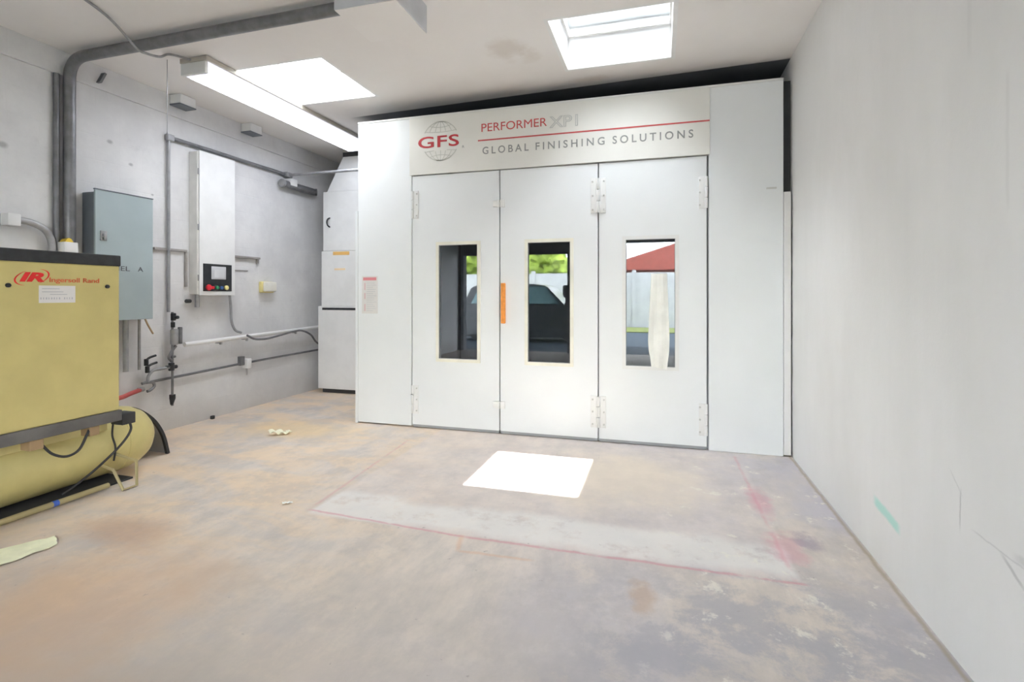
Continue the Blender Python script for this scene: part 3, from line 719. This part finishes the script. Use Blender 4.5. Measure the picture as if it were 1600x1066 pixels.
obj('top_valve', bm, M['black'], rg, True)
obj('filter_bowl', cyl(B(), rx(-.745, .885), (0, 0, 1), .034, .15, 20, .012), M['steel'], rg, True)
obj('filter_bowl', cyl(B(), rx(-.685, .895), (0, 0, 1), .020, .16, 20, .006), M['dsteel'], rg, True)
bm = tube(B(), smoothpath([rx(-.73, .80), rx(-.765, .76), rx(-.80, .70), rx(-.775, .66)], 5), .014, 12); cyl(bm, rx(-.755, .70), (0, 1, 0), .012, .04, 12, .003)
obj('elbow', bm, M['dsteel'], rg, True)
bm = cyl(B(), rx(-.775, .608), (0, 0, 1), .025, .075, 16, .006); cyl(bm, rx(-.745, .603), (0, 1, 0), .017, .05, 14, .004); cyl(bm, rx(-.81, .612), (0, 1, 0), .014, .04, 14, .004)
obj('tee_valve', bm, M['black'], rg, True)
obj('drain_valve', tb([rx(-.765, .345), rx(-.765, .31), rx(-.772, .25)], [.026, .026, .012], 16), M['black'], rg, True)
obj('link_pipe', tb(bendpath([rx(-.80, .605), rx(-.965, .60), rx(-1.005, .55), rx(-1.005, .50)], .03), .013, 12), M['steel'], rg, True)
for y, z in ((-.975, .72), (-.965, .655)):
    bm = tube(B(), smoothpath([rx(y - .045, z - .02), rx(y - .01, z), rx(y + .045, z + .012)], 5), [.010] * 11, 10); cyl(bm, rx(y - .045, z - .04), (0, 0, 1), .018, .06, 14, .004)
    obj('lever_valve', bm, M['black'], rg, True)
obj('hose_loop', tb(smoothpath([rx(-1.06, .497), rx(-1.02, .50), rx(-.96, .49), rx(-.945, .455), rx(-.985, .425), rx(-1.012, .42)], 6), .013, 12), M['dsteel'], rg, True)
hs = thing('air_hose', 'short red air hose between compressor and wall pipe', 'hose', (-5.3, -1.25, .40))
obj('hose', tb(smoothpath([(XL + .055, -1.06, .440), (XL + .07, -1.16, .425), (XL + .10, -1.25, .415), (-5.30, -1.42, .43), (-5.215, -1.75, .46)], 6), .019, 14), M['hose'], hs, True)
obj('ferrule', cyl(B(), (XL + .052, -1.05, .441), (.05, 1, .1), .022, .05, 16, .004), M['steel'], hs, True)

# ================================================================== lights and fittings on the ceiling
fl_ = thing('fluorescent_light', 'long lit fluorescent strip light on ceiling above left side', 'ceiling light', (-4.56, -.12, ZC))
FY0, FY1 = -1.29, 1.01
obj('housing', bx(-4.715, -4.445, FY0, FY1, 3.140, ZC - .002, bev=.004), mat('fixture_steel', (.55, .52, .46), .5), fl_)
lo, hi = [(-4.652, 3.040), (-4.535, 3.040)], 3.139
bm = prism(B(), [(-4.672, 3.046), (-4.672, 3.040), (-4.505, 3.040), (-4.505, 3.046)], 'y', FY0 + .06, FY1 - .03)
obj('diffuser', bm, M['lens'], fl_, False, 'glowing white diffuser strip')
for xa, xb, xc in ((-4.674, -4.694, -4.702), (-4.503, -4.476, -4.462)):
    bm = prism(B(), [(xa, 3.041), (xb, 3.050), (xc, 3.080), (xc, hi), (xc + (.006 if xc < -4.6 else -.006), hi), (xc + (.006 if xc < -4.6 else -.006), 3.082), (xb, 3.056), (xa, 3.047)], 'y', FY0 + .03, FY1 - .03)
    obj('lens_side', bm, M['lens_side'], fl_, False, 'dimmer pale lavender lens side')
for y in (FY0, FY1 - .03): obj('end_cap', bx(-4.706, -4.458, y, y + .03, 3.042, 3.138, bev=.006), M['wpaint'], fl_)
one('ceiling_cable', tb(smoothpath([(-4.30, -2.95, 3.168), (-4.46, -2.35, 3.165), (-4.58, -1.95, 3.16), (-4.62, -1.72, 3.06), (-4.625, -1.64, 3.055), (-4.63, -1.53, 3.08), (-4.66, -1.42, 3.15), (-4.60, -1.28, 3.16)], 7), .009, 10), M['steel'], 'thin grey cable along ceiling feeding the fluorescent light', 'cable', smooth=True)
one('pull_cord', tb([(-4.82, -1.31, ZC - .003), (-4.82, -1.31, 2.60), (-4.82, -1.31, 2.575)], [.0025, .0025, .006], 6), M['dsteel'], 'thin pull cord hanging from the ceiling beside near end of strip light', 'cord')
cb = thing('ceiling_box', 'white square box fixed under the ceiling at the top edge', 'ceiling box', (-2.68, -1.635, 3.0))
CX0, CX1, CYa, CYb = -2.89, -2.474, -1.842, -1.430
obj('shell', bx(CX0, CX1, CYa, CYb, 3.0, ZC, bev=.003), mat('shaded_box_white', (.62, .63, .66), .5), cb)  # white box; bluish grey stands for the dim daylight on its sides
obj('cover_plate', bx(CX0 + .004, CX1 - .004, CYa + .004, CYb - .004, 2.996, 3.0), M['ceil'], cb)
for i, y in enumerate((-.66, .20)):
    t = thing('corner_box', ('nearer', 'farther')[i] + ' small grey box fixed where ceiling meets left wall', 'wall box', (XL + .09, y, 3.08), 'boxes along the top of left wall')
    obj('shell', bx(XL + .020, XL + .15, y - .085, y + .085, 3.088, ZC - .002, bev=.008), M['wpaint'], t)
    obj('bottom_lip', bx(XL + .020, XL + .153, y - .088, y + .088, 3.076, 3.088, bev=.003), M['gside'], t)
one('wall_bracket', prism(B(), [(-1.405, 3.03), (-1.385, 3.03), (-1.345, 3.12), (-1.362, 3.125)], 'x', XL + .018, XL + .06), M['dsteel'], 'little dark slanted bracket high on left wall by the conduit bend', 'bracket')

# ================================================================== litter on the floor
def sheet(name, pts, m, label, cat, lift=.012, seed=0):
    """crumpled sheet: polygon grid from four corners (x, y)"""
    a, b_, c, d = [Vector(p) for p in pts]; bm = B(); n, k = 14, 6; R = []
    for i in range(n + 1):
        row = []
        for j in range(k + 1):
            s, t = i / n, j / k; p = a.lerp(b_, s).lerp(d.lerp(c, s), t)
            z = .004 + lift * max(0, mnoise.noise(Vector((p.x * 6 + seed, p.y * 6, seed)))) + lift * .4 * abs(math.sin(s * 9 + t * 3 + seed))
            p = p + Vector((mnoise.noise(Vector((s * 4, t * 3, seed + 5))), mnoise.noise(Vector((s * 4, t * 3, seed + 9))))) * .012
            row.append(bm.verts.new((p.x, p.y, z)))
        R.append(row)
    for r1, r2 in zip(R, R[1:]):
        for j in range(k): bm.faces.new((r1[j], r1[j + 1], r2[j + 1], r2[j]))
    return one(name, bm, m, label, cat)
sheet('pale_strip', [(-4.33, -2.98), (-4.075, -2.575), (-3.965, -2.64), (-4.02, -3.05)], M['paper'], 'torn pale yellow paper strip on floor at left edge below compressor', 'paper', .016, 1)
sheet('paper_scrap', [(-4.46, -.62), (-4.30, -.50), (-4.25, -.55), (-4.40, -.66)], M['paper2'], 'crumpled cream paper scrap on the floor in front of air unit', 'paper', .07, 3)
sheet('paper_chip', [(-3.235, -1.87), (-3.185, -1.84), (-3.17, -1.86), (-3.22, -1.89)], M['whitep'], 'tiny white paper chip on floor left of the slab outline', 'paper', .01, 5)
one('floor_plug', bx(-5.455, -5.425, -.30, -.265, 0, .035, bev=.004), M['black'], 'tiny black block on the floor at foot of left wall', 'plug')

# ================================================================== the yard behind the camera (mirrored in the booth windows)
GY = -40
struct('ground', bx(-30, 25, GY, YF - .2, -.12, -.01), M['asphalt'])
struct('trim_4', bx(-30, 25, -15.6, -13.2, -.01, .02), M['grass'])
bm = bx(-24, 16, -15.9, -15.82, .0, 2.12)
for k in range(21): box(bm, -24 + k * 2 - .07, -24 + k * 2 + .07, -15.95, -15.76, 0, 2.22)
one('yard_fence', bm, M['fence'], 'white panel fence across the yard, mirrored in the booth windows', 'fence')
for i, (x, y, s) in enumerate(((-6.1, -18.2, 1.1), (-10.6, -18.3, 1.15), (-4.5, -23.2, 1.0), (-8.3, -23.4, 1.3))):
    t = thing('tree', ('leafy tree behind the white yard fence, seen in the middle door window', 'yellow-green tree behind the fence, mirrored in the left door window', 'smallest leafy tree nearest the red house', 'taller bushy tree standing farther back behind the fence')[i], 'tree', (x, y, 0), 'trees beyond the yard fence')
    obj('trunk', tb([(x, y, 0), (x + .1, y, 1.6), (x, y + .1, 2.8)], [.16, .12, .08], 10), M['bark'], t, True)
    bm = B()
    for k in range(9):
        q = B(); bmesh.ops.create_icosphere(q, subdivisions=3, radius=random.uniform(.5, .8) * s)
        c = Vector((x + random.uniform(-.9, .9) * s, y + random.uniform(-.4, .4) * s, 2.6 + random.uniform(-.3, .9) * s))
        for v in q.verts: v.co = c + v.co * (1 + .35 * mnoise.noise(v.co * 3.2 + c))
        join(bm, q)
    obj('crown', bm, M['leaf'], t)
hx = thing('red_house', 'red house with tiled roof beyond the yard fence, mirrored in right door window', 'house', (-1.2, -28, 0))
obj('wall', bx(-4.6, 3.2, -31, -27, 0, 2.75), M['stucco'], hx)
obj('roof', prism(B(), [(-5.1, 2.7), (3.7, 2.7), (2.2, 4.35), (.2, 4.35)], 'y', -31.5, -26.5), M['roof'], hx)
obj('window', bx(-2.6, -1.4, -27.05, -26.97, 1.2, 2.55), M['cglass'], hx)
struct('added_canopy', box(bx(-8.5, -2.6, -11.2, YF - .22, 2.78, 2.86), -2.6, .5, -8.3, YF - .22, 2.78, 2.86), M['void'])  # unseen canopies added to shade the yard and dim the doorways
# a dark car parked in the yard
cr = thing('car', 'dark car parked in the yard, mirrored in left and middle door windows', 'car', (-4.6, -9.6, 0))
body = [(-6.6, .12), (-2.5, .12), (-2.38, .45), (-2.45, .88), (-3.5, .99), (-6.3, 1.02), (-6.72, .92), (-6.74, .4)]
bd = prism(B(), body, 'y', -10.5, -8.85); bmesh.ops.bevel(bd, geom=list(bd.edges), offset=.05, segments=2, affect='EDGES')
obj('body', bd, M['cpaint'], cr, True)
cbn = prism(B(), [(-6.35, 1.0), (-3.45, .98), (-3.95, 1.50), (-4.3, 1.56), (-5.8, 1.56), (-6.1, 1.48)], 'y', -10.38, -8.97); bmesh.ops.bevel(cbn, geom=list(cbn.edges), offset=.03, segments=2, affect='EDGES')
ca = obj('cabin', cbn, M['cpaint'], cr, True)
for x0, x1, x2, x3 in ((-6.1, -5.15, -5.15, -5.85), (-5.05, -3.62, -3.98, -5.05)):
    obj('side_window', prism(B(), [(x0, 1.03), (x1, 1.03), (x2, 1.48), (x3, 1.48)], 'y', -8.975, -8.955), M['cglass'], ca)
mr = bx(-3.46, -3.24, -8.80, -8.66, 1.20, 1.52, bev=.05, seg=3); tube(mr, [(-3.42, -8.92, .98), (-3.36, -8.80, 1.08), (-3.35, -8.74, 1.25)], .05, 10)
obj('wing_mirror', mr, M['black'], cr, True, 'large black wing mirror')
for x in (-5.85, -3.25):
    for y in (-8.98, -10.37): obj('wheel', cyl(B(), (x, y, .315), (0, 1, 0), .32, .2, 28, .03), M['tyre'], cr, True)

# ================================================================== light
w = bpy.data.worlds.new('hazy_sky'); scene.world = w; w.use_nodes = True
nt_ = w.node_tree; bgn = nt_.nodes['Background']; bgn.inputs[0].default_value = (.90, .945, 1.0, 1); bgn.inputs[1].default_value = 3.8
sun = bpy.data.lights.new('sun', 'SUN'); sun.energy = 4.2; sun.angle = math.radians(.53); sun.color = (1, .97, .93)
so = bpy.data.objects.new('sun', sun); COL.objects.link(so); so.location = (0, 0, 12)
so.rotation_euler = Vector((-.166, -.077, -1)).to_track_quat('-Z', 'Y').to_euler()

# ================================================================== camera
cam = bpy.data.cameras.new('camera'); co = bpy.data.objects.new('camera', cam); COL.objects.link(co)
cam.sensor_fit = 'HORIZONTAL'; cam.sensor_width = 36; cam.lens = 803.469 / 1600 * 36; cam.shift_y = -73.356 / 1600; cam.clip_start = .05
co.location = (-.999, -4.516, 1.289); co.rotation_euler = (PI / 2, 0, .2820)
scene.camera = co
vs = scene.view_settings; vs.view_transform = 'Standard'; vs.look = 'None'; vs.gamma = 1; vs.use_curve_mapping = False
vs.exposure = 2.25
cy = scene.cycles
cy.max_bounces = 10; cy.diffuse_bounces = 7; cy.glossy_bounces = 4; cy.transparent_max_bounces = 12
cy.caustics_reflective = False; cy.caustics_refractive = False; cy.sample_clamp_indirect = 12
